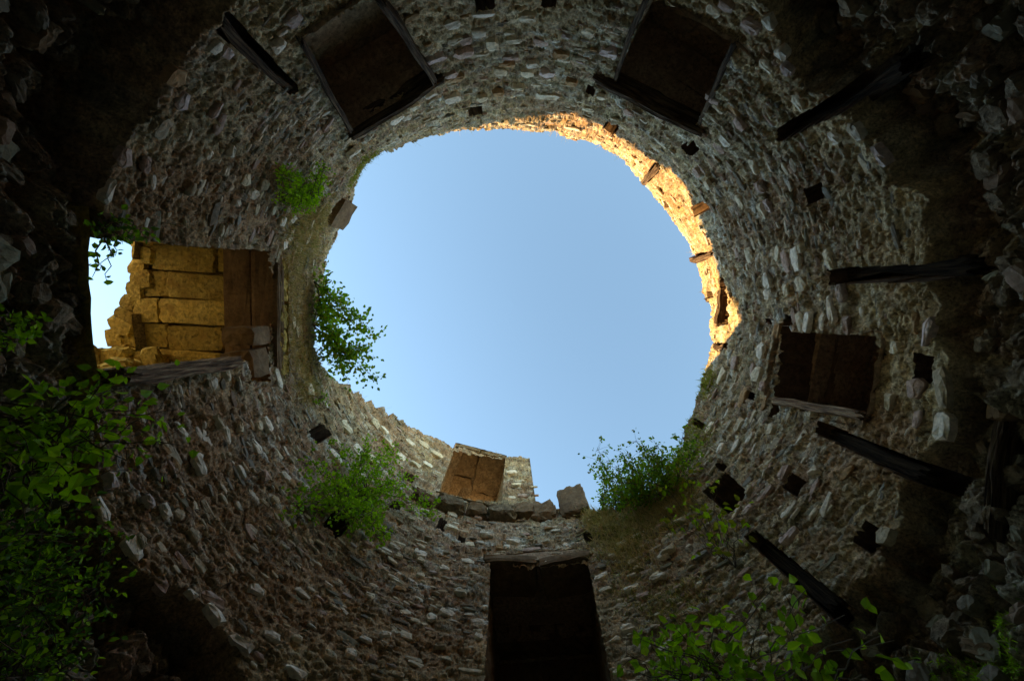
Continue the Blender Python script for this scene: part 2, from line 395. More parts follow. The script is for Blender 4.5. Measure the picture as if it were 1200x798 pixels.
# ------------------------------------------------------------------ the stones of the rubble wall
def slate_mesh(seed):
    g = random.Random(seed); n = g.choice((7, 8, 9)); pts = []
    ph = g.uniform(0, .6)
    for k in range(n):
        a = 2*PI*k/n+ph+g.uniform(-.25, .25); c, s = math.cos(a), math.sin(a)
        e = 2/3.2
        x = math.copysign(abs(c)**e, c)*.5*g.uniform(.72, 1.08); y = math.copysign(abs(s)**e, s)*.5*g.uniform(.6, 1.1)
        pts.append((x, y))
    V = [(x, -.5, z) for x, z in pts]; V += [(x*.97+g.uniform(-.03, .03), .12+g.uniform(-.08, .08), z*.95) for x, z in pts]
    V += [(x*.66+g.uniform(-.06, .06), .24+g.uniform(-.1, .1), z*.6+g.uniform(-.1, .1)) for x, z in pts]
    V.append((0, .26, 0)); F = []
    for k in range(n):
        l = (k+1) % n
        F += [(k, l, n+l), (k, n+l, n+k), (n+k, n+l, 2*n+l), (n+k, 2*n+l, 2*n+k), (2*n+k, 2*n+l, 3*n)]
    return np.array(V), np.array(F)
SLATES = [slate_mesh(s) for s in range(40)]
slate_me = {}
def slate_obj(t, z, L, D, hgt, ci, g, lim=9):
    k = g.randrange(14); key = (k, ci)
    if key not in slate_me: slate_me[key] = fast_mesh('stone', *SLATES[k], False, [(PALE+DULL)[ci]])
    m = frame(t, z, min(radius_at(t, z), R+lim)-.02)@Matrix.Rotation(g.gauss(0, .14), 4, 'Y')@Matrix.Rotation(g.gauss(0, .12), 4, 'X')@Matrix.Diagonal((L, D, hgt, 1))
    o = bpy.data.objects.new('stone', slate_me[key]); o.matrix_world = m; link(o, tower)
HAND = """247,50,20,14,0 262,58,16,12,4 321,48,20,13,0 338,15,24,13,4 200,88,28,22,3 210,117,26,14,4 190,150,34,16,5 122,222,34,11,0 137,182,28,18,2 170,192,26,8,2
243,180,14,7,0 269,177,18,6,0 220,220,20,6,5 283,208,18,10,1 292,225,16,10,0 273,236,10,6,0 305,214,16,9,5 318,245,14,6,1 327,258,14,6,0 340,255,13,7,0 257,20,20,12,4 247,125,26,6,2
530,25,22,8,0 560,33,20,8,0 618,20,26,8,1 690,34,20,9,1 664,40,12,5,4 716,57,24,12,4 532,43,22,8,5 545,43,18,8,2 577,50,18,13,1 543,57,26,8,2 560,61,26,6,5 603,48,22,6,1 633,49,22,8,2 657,60,22,9,3 660,70,18,6,1
599,67,22,7,2 595,76,22,6,3 624,76,16,7,0 587,85,20,6,1 617,87,18,8,1 642,87,20,9,4 670,94,18,6,3 509,65,30,10,4 528,86,20,7,2 533,92,26,9,3 508,100,24,7,0 504,108,16,6,0 530,113,24,7,0 476,110,18,9,0 484,122,16,7,1 462,136,22,7,0
584,108,16,5,3 607,103,18,4,1 640,113,34,6,0 565,112,14,5,1 475,135,16,5,0 690,127,18,5,1 740,125,14,7,2 775,128,16,7,2 706,110,12,6,1 412,175,20,6,0
838,10,24,10,1 853,3,22,10,2 917,8,20,14,0 882,28,30,12,2 876,54,24,10,0 901,73,24,10,1 921,58,18,13,0 934,70,22,9,4 838,112,22,8,2 845,125,18,6,1 862,128,20,8,3 870,142,22,8,2 853,162,20,9,0 845,172,22,8,2 935,120,26,10,1
978,162,20,12,0 1000,154,22,9,5 1016,150,26,10,0 1037,182,34,12,4 963,222,22,9,0 883,195,22,9,1 892,219,20,7,2 900,240,22,7,4 820,200,16,6,2 835,213,14,6,1 893,246,24,7,1 870,235,20,7,1
880,298,24,8,1 913,297,26,8,1 925,305,34,9,2 938,302,36,12,0 944,290,12,7,1 973,303,30,9,1 942,333,22,13,1 903,328,26,9,0 923,340,18,8,1 899,345,16,8,0 989,342,26,8,4 978,362,44,7,0 939,376,28,10,1 948,378,32,9,0 965,378,24,7,0 993,380,28,10,2 910,388,24,8,3
1074,378,30,8,3 1048,408,18,14,1 1124,390,46,13,4 1118,455,60,20,5 1106,500,46,24,0 1079,455,30,22,2 893,412,22,9,0 887,438,26,11,1 870,467,30,8,3 866,497,24,8,1 903,503,16,10,1 908,520,22,10,5 940,513,26,8,0 955,483,18,9,1 832,500,20,7,1 845,525,18,8,0
845,440,24,9,1 862,425,20,8,2 893,453,14,8,2 1044,470,26,12,1 1018,470,20,8,4 954,552,16,10,0 920,555,26,9,2 923,628,34,12,4 907,640,22,9,3 880,600,20,9,4 1022,614,14,9,0 1045,632,28,24,5 855,689,12,8,0 823,690,14,7,1 963,717,16,12,0 900,705,22,10,1
140,652,44,26,0 172,695,32,20,2 115,600,42,15,0 125,565,24,17,4 228,545,34,14,0 297,695,28,13,0 215,703,18,10,0 240,730,42,15,0 277,762,44,18,0 242,708,44,14,2 314,750,28,12,0 345,790,34,14,0 184,604,24,13,0 218,632,24,11,5 205,605,18,12,5 165,592,22,12,4
385,771,24,10,1 345,752,16,8,1 303,770,24,9,2 266,668,18,9,1 155,640,24,10,5 260,512,30,7,0 213,505,34,9,0 246,498,22,5,1 263,507,10,8,3 275,503,16,6,1 247,450,22,9,0 262,440,20,7,1 323,443,30,9,0 363,456,20,10,0 310,499,24,10,0 296,525,28,9,0 325,533,18,7,1
237,290,22,7,0 245,292,20,6,0 277,297,26,8,2 330,285,14,7,0 303,562,16,11,2 331,562,22,8,0 337,568,18,8,3 318,590,16,7,1 350,575,22,6,0 300,500,16,7,1 385,512,24,8,0 392,535,28,9,0 405,500,24,8,1 420,528,24,8,0 437,540,22,7,1 425,560,18,7,0
490,652,20,11,0 520,668,18,6,0 492,660,14,5,1 468,690,18,7,3 492,675,14,6,1 540,698,20,8,1 434,698,16,9,1 506,724,18,10,0 523,720,26,9,0 450,746,20,8,0 411,767,18,12,0 436,773,14,6,4 560,730,20,8,0 561,740,18,6,1 560,750,14,7,0 517,757,20,6,5 466,790,22,7,1 568,713,10,6,0
459,645,18,6,0 465,656,14,5,1 430,640,16,6,2 530,605,16,6,0 528,623,22,7,1 550,640,14,7,1 569,631,22,5,0 548,661,20,6,0 585,646,12,6,3 602,637,20,6,0 613,641,20,6,0 640,637,14,5,1 594,646,10,6,0 622,632,9,8,3 560,608,12,8,2 540,600,20,8,2
705,678,24,8,0 710,693,20,7,1 740,691,24,8,0 754,700,20,12,2 775,683,24,7,0 768,677,20,7,1 737,740,22,9,0 722,753,18,8,1 727,790,24,8,1 787,650,24,8,1 782,630,22,6,0 775,618,18,7,2 780,655,18,6,0 690,652,18,8,3 800,612,20,7,1 720,655,14,6,1 675,790,14,8,0
560,553,14,5,1 600,556,16,5,0 605,570,14,5,1 612,582,14,5,2 600,583,12,4,0 497,523,20,6,1 480,520,18,6,0 500,545,18,7,0 510,535,18,6,1 470,535,18,6,0 455,520,18,6,1 487,545,16,6,1 450,505,16,6,0 440,497,16,6,1"""
g = random.Random(3); nind = 0; used = []
def px_size(u, v):
    p = at(u, v); dz = p.z-CAM.z; wd = math.hypot(p.x-CAM.x, p.y-CAM.y)
    return dz/467, dz*dz/(wd*467)      # metres per pixel along and up the wall
for it in HAND.split():
    u, v, L, h, c = map(float, it.split(','))
    t, z = tz(u, v); a, b = px_size(u, v)
    if blocked(t, z, .03): continue
    z = max(z, float(np.interp(t, th, lowz))+h*b*.45)
    slate_obj(t, z, L*a*.95, g.uniform(.07, .10), h*b*.9, int(c), g, .02); used.append((t, z, L*a/2)); nind += 1
UA = np.array(used)
def near(t, z, r):
    d = np.hypot(((UA[:, 0]-t+PI) % (2*PI)-PI)*R, (UA[:, 1]-z)*1.6); return (d < UA[:, 2]+r).any()
SV, SF, SM = [], [], []; off = 0; count = 0
NS = 3900
tries = 0
while count < NS and tries < 60000:
    tries += 1
    t = g.random()*2*PI; rp = math.sqrt(g.uniform(185**2, 540**2)); z = CAM.z+R*467/rp
    lz = np.interp(t, th, lowz)
    if z < lz+.03 or blocked(t, z, .12): continue
    up = min(1, max(0, (z-3.9)/1.4))
    if g.random() > .24+.76*up: continue
    pale = g.random() < .55+.1*up
    if plaster[gi(t, z)] > .5 and g.random() < .6: continue
    L = min(.27, max(.035, math.exp(g.gauss(math.log(.085 if pale else .11), .5))))
    if near(t, z, L*.4): continue
    hh = L*g.uniform(.16, .34)*(1.1 if pale else 1)
    ci = g.choices(range(6), (6, 7, 4, 2, 1, 5))[0] if pale else 6+g.choices(range(4), (4, 5, 2, 3))[0]
    k = g.randrange(40); sv, sf = SLATES[k]
    dep = g.uniform(.03, .045) if pale else g.uniform(.02, .04)
    m = frame(t, z, radius_at(t, z)+(-.004 if pale else .006))@Matrix.Rotation(g.gauss(0, .12), 4, 'Y')@Matrix.Rotation(g.gauss(0, .16), 4, 'X')@Matrix.Diagonal((L, dep, hh, 1))
    mm = np.array(m); SV.append(sv@mm[:3, :3].T+mm[:3, 3]); SF.append(sf+off); SM.append(np.full(len(sf), ci)); off += len(sv)
    count += 1
ro_ = obj('rubble_stones', fast_mesh('rubble_stones', np.concatenate(SV), np.concatenate(SF), False, PALE+DULL, np.concatenate(SM)), None, tower)
ro_['kind'] = 'stuff'

# ------------------------------------------------------------------ rough blocks and slabs
def block_mesh(name, sx, sy, sz, m, seed, cuts=2, j=.05, rnd=.12):
    bm = bmesh.new(); bmesh.ops.create_cube(bm, size=1)
    bmesh.ops.subdivide_edges(bm, edges=bm.edges[:], cuts=cuts, use_grid_fill=True)
    g = random.Random(seed); k = [Vector((g.uniform(-1, 1), g.uniform(-1, 1), g.uniform(-1, 1))) for _ in range(3)]
    for v in bm.verts:
        c = v.co*2; q = sum(abs(x) > .99 for x in c)
        if q >= 2: v.co *= 1-rnd*(q-1)*g.uniform(.2, .9)*.5
        v.co += Vector((g.uniform(-j, j), g.uniform(-j, j), g.uniform(-j, j)))*.6
        v.co.x *= sx; v.co.y *= sy; v.co.z *= sz
    me = bpy.data.meshes.new(name); bm.to_mesh(me); bm.free(); me.materials.append(m); return me
def block(name, t, z, rad, sx, sy, sz, m, parent, seed, rot=0, **kw):
    o = bpy.data.objects.new(name, block_mesh(name, sx, sy, sz, m, seed, **kw))
    o.matrix_world = frame(t, z, rad)@Matrix.Rotation(rot, 4, 'Y'); link(o, parent); return o
def px_block(name, u, v, L, h, depth, prot, m, parent, seed, **kw):
    t, z = tz(u, v); a, b = px_size(u, v)
    return block(name, t, z, R+depth/2-prot, L*a, depth, h*b, m, parent, seed, **kw)

# ------------------------------------------------------------------ window and door openings
def rough_sheet(P0, P1, P2, P3, n, m_, amp, seed):
    """bilinear sheet with relief along its normal; returns verts, faces"""
    g = np.random.default_rng(seed); P = [np.array(p) for p in (P0, P1, P2, P3)]
    nrm = np.cross(P[1]-P[0], P[3]-P[0]); nrm = nrm/np.linalg.norm(nrm)
    a = np.linspace(0, 1, n+1); b = np.linspace(0, 1, m_+1); A, B = np.meshgrid(a, b, indexing='ij')
    Q = P[0]*((1-A)*(1-B))[..., None]+P[1]*(A*(1-B))[..., None]+P[2]*(A*B)[..., None]+P[3]*((1-A)*B)[..., None]
    Q = Q+nrm*((g.random(A.shape)-.5)*amp)[..., None]
    i, j = np.meshgrid(np.arange(n), np.arange(m_), indexing='ij'); w = m_+1
    F = np.stack([i*w+j, (i+1)*w+j, (i+1)*w+j+1, i*w+j+1], -1).reshape(-1, 4)
    return Q.reshape(-1, 3), F
def niche(name, key, depth, mjamb, msof, nslab, label, closed=True, along='radial', taper=0, lens=None, step=.03, off=0, s0=0):
    P = OPEN[key]; c0 = P[0][0]
    xs = [((a-c0+PI) % (2*PI)-PI) for a, b in P]; zs = [b for a, b in P]
    tm = c0+(max(xs)+min(xs))/2; zt = max(zs)+.0; zb = min(zs)
    r = Vector((math.cos(tm), math.sin(tm), 0)); tt = Vector((r.y, -r.x, 0))
    hw = R*math.sin((max(xs)-min(xs))/2)+.03
    base = r*(R*math.cos((max(xs)-min(xs))/2)-.02+off)
    root = bpy.data.objects.new(name, None)
    Vs, Fs, o_ = [], [], 0
    def pt(x, d, z): return base+tt*x+r*d+Vector((0, 0, z))
    quads = [(pt(-hw, .0, zb), pt(-hw+taper, depth, zb), pt(-hw+taper, depth, zt+.1), pt(-hw, .0, zt+.1)),
             (pt(hw, .0, zb), pt(hw, .0, zt+.1), pt(hw-taper, depth, zt+.1), pt(hw-taper, depth, zb)),
             (pt(-hw, .0, zb-.01), pt(hw, .0, zb-.01), pt(hw-taper, depth, zb-.01), pt(-hw+taper, depth, zb-.01))]
    if closed: quads.append((pt(-hw, depth, zb), pt(hw, depth, zb), pt(hw, depth, zt+.12), pt(-hw, depth, zt+.12)))
    quads.append((pt(-hw, -.0, zt+.17), pt(hw, -.0, zt+.17), pt(hw, depth+.0, zt+.17), pt(-hw, depth+.0, zt+.17)))
    for k, q in enumerate(quads):
        v_, f_ = rough_sheet(*q, 16, 22, .035, 50+k); Vs.append(v_); Fs.append(f_+o_); o_ += len(v_)
    me = fast_mesh(name, np.concatenate(Vs), np.concatenate(Fs), False, [mjamb])
    root = obj(name, me, None, tower); root['label'] = label
    g = random.Random(hash(key) % 1000 if False else len(key)*7+nslab)
    if along == 'radial':
        w = 2*hw/nslab; x = -hw; PX = g
        for k in range(nslab):
            ww = w*g.uniform(.96, 1.0); ll = lens[k] if lens else depth; d = s0
            while d < ll-.05:
                q_ = min(ll-d, g.uniform(.5, .95))
                if ll-d-q_ < .25: q_ = ll-d
                s = bpy.data.objects.new('soffit_slab', block_mesh('soffit_slab', ww-.012, q_-.012, .16, msof, g.randrange(9999), cuts=4, j=.05, rnd=.12))
                M = frame(tm, 0, 0); M.translation = pt(x+w/2+g.uniform(-.01, .01), d+q_/2, zt+.085+g.uniform(-.02, step)); s.matrix_world = M@Matrix.Rotation(g.gauss(0, .02), 4, 'Z')@Matrix.Rotation(g.gauss(0, .03), 4, 'X')
                link(s, root); d += q_
            x += w

    else:
        w = (depth-s0)/nslab
        for k in range(nslab):
            s = bpy.data.objects.new('soffit_slab', block_mesh('soffit_slab', 2*hw+.1, w-.015, .16, msof, 80+k, cuts=3, j=.035, rnd=.08))
            M = frame(tm, 0, 0); M.translation = pt(0, s0+(k+.5)*w, zt+.085+(k*step)+g.uniform(0, .02)); s.matrix_world = M; link(s, root)
    return root, pt, hw, zb, zt, tm
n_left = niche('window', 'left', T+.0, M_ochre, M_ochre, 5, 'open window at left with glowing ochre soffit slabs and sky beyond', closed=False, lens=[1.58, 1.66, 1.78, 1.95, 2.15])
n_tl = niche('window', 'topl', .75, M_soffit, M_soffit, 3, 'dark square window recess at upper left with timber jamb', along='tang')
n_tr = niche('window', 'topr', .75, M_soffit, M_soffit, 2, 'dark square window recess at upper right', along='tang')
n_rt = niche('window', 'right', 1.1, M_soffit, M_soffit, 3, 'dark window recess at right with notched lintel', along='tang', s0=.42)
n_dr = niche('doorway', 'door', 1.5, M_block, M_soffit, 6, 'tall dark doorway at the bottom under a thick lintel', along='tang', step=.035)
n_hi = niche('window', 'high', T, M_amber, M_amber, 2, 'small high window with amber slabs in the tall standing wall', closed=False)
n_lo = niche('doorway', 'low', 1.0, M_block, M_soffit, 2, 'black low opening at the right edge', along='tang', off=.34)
# lintel over the doorway, timber at the jambs, blocks
dr = n_dr[0]
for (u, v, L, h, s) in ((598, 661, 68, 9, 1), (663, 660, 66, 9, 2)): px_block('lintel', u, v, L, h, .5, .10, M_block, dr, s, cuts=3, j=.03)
def timber(name, u1, v1, u2, v2, wid, dep, off, parent, seed, m_=None):
    a, b = at(u1, v1, off), at(u2, v2, off); d = b-a; ln = d.length
    me = block_mesh(name, wid, dep, 1, m_ or M_wood, seed, cuts=7, j=.07, rnd=.08)
    gb = random.Random(seed*7+1); bx_, by_, tp = gb.uniform(-.5, .5)*wid, gb.uniform(-.3, .3)*wid, gb.uniform(.75, .95)
    for v in me.vertices:
        q_ = v.co.z; v.co.x = v.co.x*(1+(tp-1)*(q_+.5))+bx_*math.cos(q_*PI)+.1*wid*math.sin(q_*11+seed); v.co.y = v.co.y+by_*math.cos(q_*PI); v.co.z *= ln
    tm = math.atan2((a.y+b.y)/2, (a.x+b.x)/2); r = Vector((-math.cos(tm), -math.sin(tm), 0)); zz = d.normalized(); xx = r.cross(zz).normalized(); yy = zz.cross(xx)
    m = Matrix.Identity(4); m.col[0][:3] = xx; m.col[1][:3] = yy; m.col[2][:3] = zz; m.translation = (a+b)/2
    o = bpy.data.objects.new(name, me); o.matrix_world = m; link(o, parent); return o
timber('timber_jamb', 443, -8, 507, 90, .07, .16, .03, n_tl[0], 4)
timber('timber_jamb', 350, 44, 409, 150, .05, .12, .02, n_tl[0], 5)
timber('timber_jamb', 760, -8, 723, 90, .05, .12, .02, n_tr[0], 6)
timber('timber_jamb', 862, 49, 822, 143, .045, .10, .02, n_tr[0], 7)
timber('timber_post', 254, 18, 338, 102, .08, .1, -.04, tower, 8)
for k, (u1, v1, u2, v2, w_, o_) in enumerate([(1068, 76, 912, 161, .13, -.24), (1150, 312, 974, 325, .15, -.24), (1092, 560, 962, 502, .13, -.23), (985, 712, 884, 630, .12, -.22)]):
    timber('timber_post', u1, v1, u2, v2, w_, .14, o_, tower, 110+k, M_darkwood)  # near-black timber set back in the wall grooves
timber('jamb_edge', 916, 471, 1018, 489, .08, .2, -.01, n_rt[0], 17, M_paletimber)
for k, (u1, v1, u2, v2) in enumerate([(774, 193, 755, 213), (837, 296, 812, 304), (852, 405, 840, 406), (847, 335, 842, 378)]):
    timber('peg', u1, v1, u2, v2, .09, .12, -.05, tower, 130+k)
timber('beam', 1190, 486, 1175, 632, .05, .2, -.22, tower, 18)
timber('lintel', 702, 86, 826, 150, .09, .2, .0, n_tr[0], 9)
timber('lintel', 408, 154, 514, 86, .09, .2, -.02, n_tl[0], 10)
# sill of the left window is a worn timber
timber('sill', 118, 444, 262, 425, .13, .4, .02, n_left[0], 14, M_paletimber)
for (u, v, L, h, s) in ((303, 393, 22, 22, 1), (301, 425, 34, 20, 2)): px_block('block', u, v, L, h, .35, .05, M_block, n_left[0], s)
root, pt, hw, zb, zt, tm = n_left
for k in range(2):
    o = bpy.data.objects.new('lintel', block_mesh('lintel', 2*hw+.1, .32, .15, M_block, 180+k, cuts=5, j=.07, rnd=.15))
    M = frame(tm, 0, 0); M.translation = pt(0, .165+k*.33, zt+.02+k*.012-(.1 if k == 0 else 0)*0); o.matrix_world = M; link(o, root)
# broken outer edge of the left window: loose ochre stones on the far jamb
root, pt, hw, zb, zt, tm = n_left
gs = random.Random(5)
for k in range(44):
    z = zt-.05-gs.random()**1.1*1.6; x = -(hw-gs.uniform(-.02, .12)-.10*max(0, z-zb-.3)); d = gs.uniform(T-.35, T+.55)
    o = bpy.data.objects.new('stone', block_mesh('stone', gs.uniform(.14, .3), gs.uniform(.16, .34), gs.uniform(.10, .2), M_ochre, 200+k, cuts=3, j=.12, rnd=.35))
    M = frame(tm, 0, 0); M.translation = pt(-x, d, z); o.matrix_world = M@Matrix.Rotation(gs.uniform(-.3, .3), 4, 'Z'); link(o, root)
for k in range(12):
    o = bpy.data.objects.new('stone', block_mesh('stone', gs.uniform(.12, .24), gs.uniform(.16, .3), gs.uniform(.10, .18), M_ochre, 240+k, cuts=2, j=.1, rnd=.3))
    M = frame(tm, 0, 0); M.translation = pt(-hw+k/11*2*hw, T+gs.uniform(.0, .16)+.5*(k/11)**1.5, zt+.05); o.matrix_world = M@Matrix.Rotation(gs.uniform(-.4, .4), 4, 'Z'); link(o, root)
# ledge under the high window and the upright block at its end
for k, (u, v, L, h) in enumerate([(495, 588, 34, 10), (527, 597, 32, 11), (558, 603, 30, 12), (588, 607, 30, 12), (637, 603, 36, 20)]):
    px_block('ledge_stone', u, v, L*(.85+.25*(k % 2)), h, .5, .13+.05*(k % 2), (M_block, M_rock)[k % 2], tower, 30+k, cuts=5, j=.08, rnd=.3)
px_block('upright_block', 672, 591, 34, 32, .26, .12, M_block, tower, 44, cuts=6, j=.05, rnd=.2)
px_block('ledge_stone', 614, 604, 24, 13, .5, .15, M_block, tower, 46, cuts=3, j=.05)
px_block('block', 400, 251, 34, 16, .3, .06, M_block, tower, 47, cuts=2, j=.03)

# ------------------------------------------------------------------ big rubble stones in the hollowed lower wall
gr = random.Random(21); nr = 0; rocks = {}
while nr < 300:
    u, v = gr.uniform(-60, 1260), gr.uniform(-40, 840)
    t, z = tz(u, v); lz = np.interp(t, th, lowz)
    if z > lz-.06 or blocked(t, z, .12): continue
    if u < 620 and gr.random() < .45: continue
    k = gr.randrange(16)
    if k not in rocks:
        rocks[k] = block_mesh('rock', 1, 1, 1, (M_rock, M_rock, DULL[0], M_rock, M_block, DULL[3], M_rock, DULL[2])[k % 8], 300+k, cuts=3, j=.11, rnd=.4)
    L = gr.uniform(.06, .19)
    o = bpy.data.objects.new('rock', rocks[k]); o.matrix_world = frame(t, z, radius_at(t, z)+.0)@Matrix.Rotation(gr.gauss(0, .4), 4, 'Y')@Matrix.Rotation(gr.gauss(0, .3), 4, 'X')@Matrix.Diagonal((L, gr.uniform(.08, .16), L*gr.uniform(.35, .8), 1))
    link(o, tower); nr += 1

# ------------------------------------------------------------------ ground
n = 48; xs = np.sign(np.linspace(-1, 1, n+1))*np.abs(np.linspace(-1, 1, n+1))**3*2500
GX, GY = np.meshgrid(xs, xs, indexing='ij'); GZ = -.0+.03*np.sin(GX*1.7)*np.cos(GY*1.3)
i, j = np.meshgrid(np.arange(n), np.arange(n), indexing='ij')
gf = np.stack([i*(n+1)+j, (i+1)*(n+1)+j, (i+1)*(n+1)+j+1, i*(n+1)+j+1], -1).reshape(-1, 4)
go = obj('ground', fast_mesh('ground', np.stack([GX, GY, GZ], -1).reshape(-1, 3), gf, True, [M_ground])); go['kind'] = 'structure'
# ------------------------------------------------------------------ unseen wall added outside the left window to block the sun
rw = []; nx, nzz = 40, 60
yy, z_ = np.meshgrid(np.linspace(-2.6, 2.6, nx), np.linspace(-.1, 8.3, nzz), indexing='ij')
z_ = z_*(1-.06*np.abs(np.sin(yy*3.1))*(z_ > 5)); nn = fbm(yy+8, z_, .5, .25, 401, 4)*.18
fr = np.stack([yy*0-8.9+nn, yy+2.7, z_], -1).reshape(-1, 3); bk = np.stack([yy*0-9.8-nn, yy+2.7, z_], -1).reshape(-1, 3)
i, j = np.meshgrid(np.arange(nx-1), np.arange(nzz-1), indexing='ij'); q = np.stack([i*nzz+j, (i+1)*nzz+j, (i+1)*nzz+j+1, i*nzz+j+1], -1).reshape(-1, 4)
N1 = nx*nzz; e = []
for k in range(nx-1): a = k*nzz+nzz-1; e.append((a, a+nzz, a+nzz+N1, a+N1))
for k in range(nzz-1):
    e.append((k, k+1, k+1+N1, k+N1)); a = (nx-1)*nzz+k; e.append((a, a+1, a+1+N1, a+N1))
rwo = obj('sun_blocker_wall', fast_mesh('sun_blocker_wall', np.concatenate([fr, bk]), np.concatenate([q, q[:, ::-1]+N1, np.array(e)]), False, [M_amber]))
rwo['label'] = 'unseen ochre wall added outside the tower to keep the sun out of the left window'; rwo['category'] = 'wall'
# ------------------------------------------------------------------ plants
def pz(u, v, z):
    d = ray(u, v); return CAM+d*((z-CAM.z)/d.z)
LV = np.array([(0, 0, 0), (-.36, .35, .10), (0, .45, -.02), (.36, .35, .10), (-.25, .72, .08), (.25, .72, .08), (0, 1.05, -.06)])
LF = np.array([(0, 2, 1), (0, 3, 2), (1, 2, 4), (2, 3, 5), (2, 6, 4), (2, 5, 6)])
leaf_me = {}
def leaf_mesh(m, k):
    if (m.name, k) not in leaf_me:
        q = LV.copy(); g_ = np.random.default_rng(k); q = q*[g_.uniform(.8, 1.15), 1, g_.uniform(.5, 2)]+g_.normal(0, .02, q.shape)
        leaf_me[(m.name, k)] = fast_mesh('leaf', q, LF, False, [m])
    return leaf_me[(m.name, k)]
def rot_to(d, n):
    y = d.normalized(); x = y.cross(n)
    if x.length < 1e-3: x = y.orthogonal()
    x.normalize(); z = x.cross(y); m = Matrix.Identity(4); m.col[0][:3] = x; m.col[1][:3] = y; m.col[2][:3] = z; return m
def curve_pts(a, b, sag, g, n=9, wob=.02):
    P = []
    for k in range(n+1):
        t = k/n; p = a.lerp(b, t); p = p+Vector((0, 0, sag*4*t*(1-t)))+Vector((g.gauss(0, wob), g.gauss(0, wob), g.gauss(0, wob)))*math.sin(t*PI); P.append(p)
    return P
def tube(P, r0, r1, V, F):
    o = len(V); n = len(P)
    for k, p in enumerate(P):
        d = (P[min(k+1, n-1)]-P[max(k-1, 0)]).normalized(); x = d.orthogonal().normalized(); y = d.cross(x); rr_ = r0+(r1-r0)*k/(n-1)
        for q in range(3): V.append(p+(x*math.cos(q*2.094)+y*math.sin(q*2.094))*rr_)
    for k in range(n-1):
        for q in range(3): a = o+k*3+q; b = o+k*3+(q+1) % 3; F.append((a, b, b+3, a+3))
def plant(name, label, cat, stems, nleaf, size, spread, mats, seed, single=0, group=None, twigs=1.0, droop=.0, lean=.5):
    """stems: (start, end, sag); leaves gather round the outer part of the stems"""
    g = random.Random(seed); base = stems[0][0]
    root = thing(name, label, cat, base, group); inv = Matrix.Translation(-base)
    V, F = [], []; LVs, LFs, LM, off = [], [], [], 0; placed = 0
    curves = [curve_pts(a, b, s_, g) for a, b, s_ in stems]
    for c in curves: tube(c, .007*twigs+.002, .002, V, F)
    wts = [(c[-1]-c[0]).length+.1 for c in curves]
    while placed < nleaf:
        c = g.choices(curves, wts)[0]; t = g.uniform(.12, 1)**.8*(len(c)-1); k = min(int(t), len(c)-2); p = c[k].lerp(c[k+1], t-k)
        q = p+Vector((g.gauss(0, 1), g.gauss(0, 1), g.gauss(0, 1)+droop))*spread*(.5+g.random()*.6)
        if (q-p).length > size*1.2: tube([p, p.lerp(q, .5)+Vector((0, 0, .01)), q], .0022, .0012, V, F)
        d0 = (q-p).normalized()
        for w_ in range(g.choice((2, 3, 4, 5)) if not single else g.choice((1, 2, 3))):
            d = (d0+Vector((g.gauss(0, .7), g.gauss(0, .7), g.gauss(0, .7)))).normalized()
            n_ = Vector((g.gauss(0, lean), g.gauss(0, lean), 1)); sz = size*g.uniform(.55, 1.2); m = rot_to(d, n_)
            pp = q+Vector((g.gauss(0, 1), g.gauss(0, 1), g.gauss(0, 1)))*size*.5; mi_ = g.randrange(len(mats))
            M = Matrix.Translation(pp)@m@Matrix.Scale(sz, 4)
            if placed < single:
                o = bpy.data.objects.new('leaf', leaf_mesh(mats[mi_], g.randrange(4))); o.matrix_world = inv@M; link(o, root)
            else:
                mm = np.array(inv@M); LVs.append(LV@mm[:3, :3].T+mm[:3, 3]); LFs.append(LF+off); LM.append(np.full(len(LF), mi_)); off += len(LV)
            placed += 1
    obj('stem', fast_mesh('stem', [tuple(v-base) for v in V], F, False, [M_twig]), None, root)
    if LVs:
        f = obj('foliage', fast_mesh('foliage', np.concatenate(LVs), np.concatenate(LFs), False, list(mats), np.concatenate(LM)), None, root); f['kind'] = 'stuff'
    return root
def fan(b, ends, z=None, off=.25, sag=.05, seed=1):
    g = random.Random(seed); out = []
    for e in ends:
        B = b[g.randrange(len(b))]; A = at(*B, .02); o_ = off*g.uniform(.5, 1.2)
        E = pz(*e, A.z+z*g.uniform(.6, 1.3)) if z is not None else at(*e, o_); out.append((A, E, sag))
    return out
def scat(x0, x1, y0, y1, n, seed):
    g = random.Random(seed); return [(g.uniform(x0, x1), g.uniform(y0, y1)) for _ in range(n)]
plant('bush', 'small fresh green bush growing from the wall at upper left beside the rim', 'bush', fan([(352, 238), (365, 228)], scat(326, 386, 192, 246, 16, 1), off=.22), 1700, .032, .05, (L_mid, L_bright), 1)
plant('climbing_shrub', 'leafy shrub hanging over the left rim against the sky, above the dry moss', 'shrub',
      fan([(368, 330), (366, 380), (372, 420), (378, 350)], [(385, 318), (392, 330), (404, 348), (383, 362), (398, 372), (415, 378), (410, 395), (432, 402), (444, 398), (438, 420), (425, 438), (440, 445), (405, 430), (395, 440), (388, 410), (418, 412), (375, 315), (408, 446), (380, 395), (426, 392)], z=-.05, sag=.05), 2200, .06, .065, (L_mid, L_dark, L_mid, L_yellow), 2)
plant('bush', 'bright green bush sprouting from a wall hole left of the stone ledge', 'bush',
      fan([(395, 605), (405, 590), (430, 575)], scat(342, 480, 512, 625, 26, 3)+[(350, 572), (340, 590), (482, 560), (470, 530), (430, 508), (448, 520), (495, 590), (515, 600), (455, 630), (440, 626)], off=.35), 3600, .042, .065, (L_bright, L_mid, L_mid), 3)
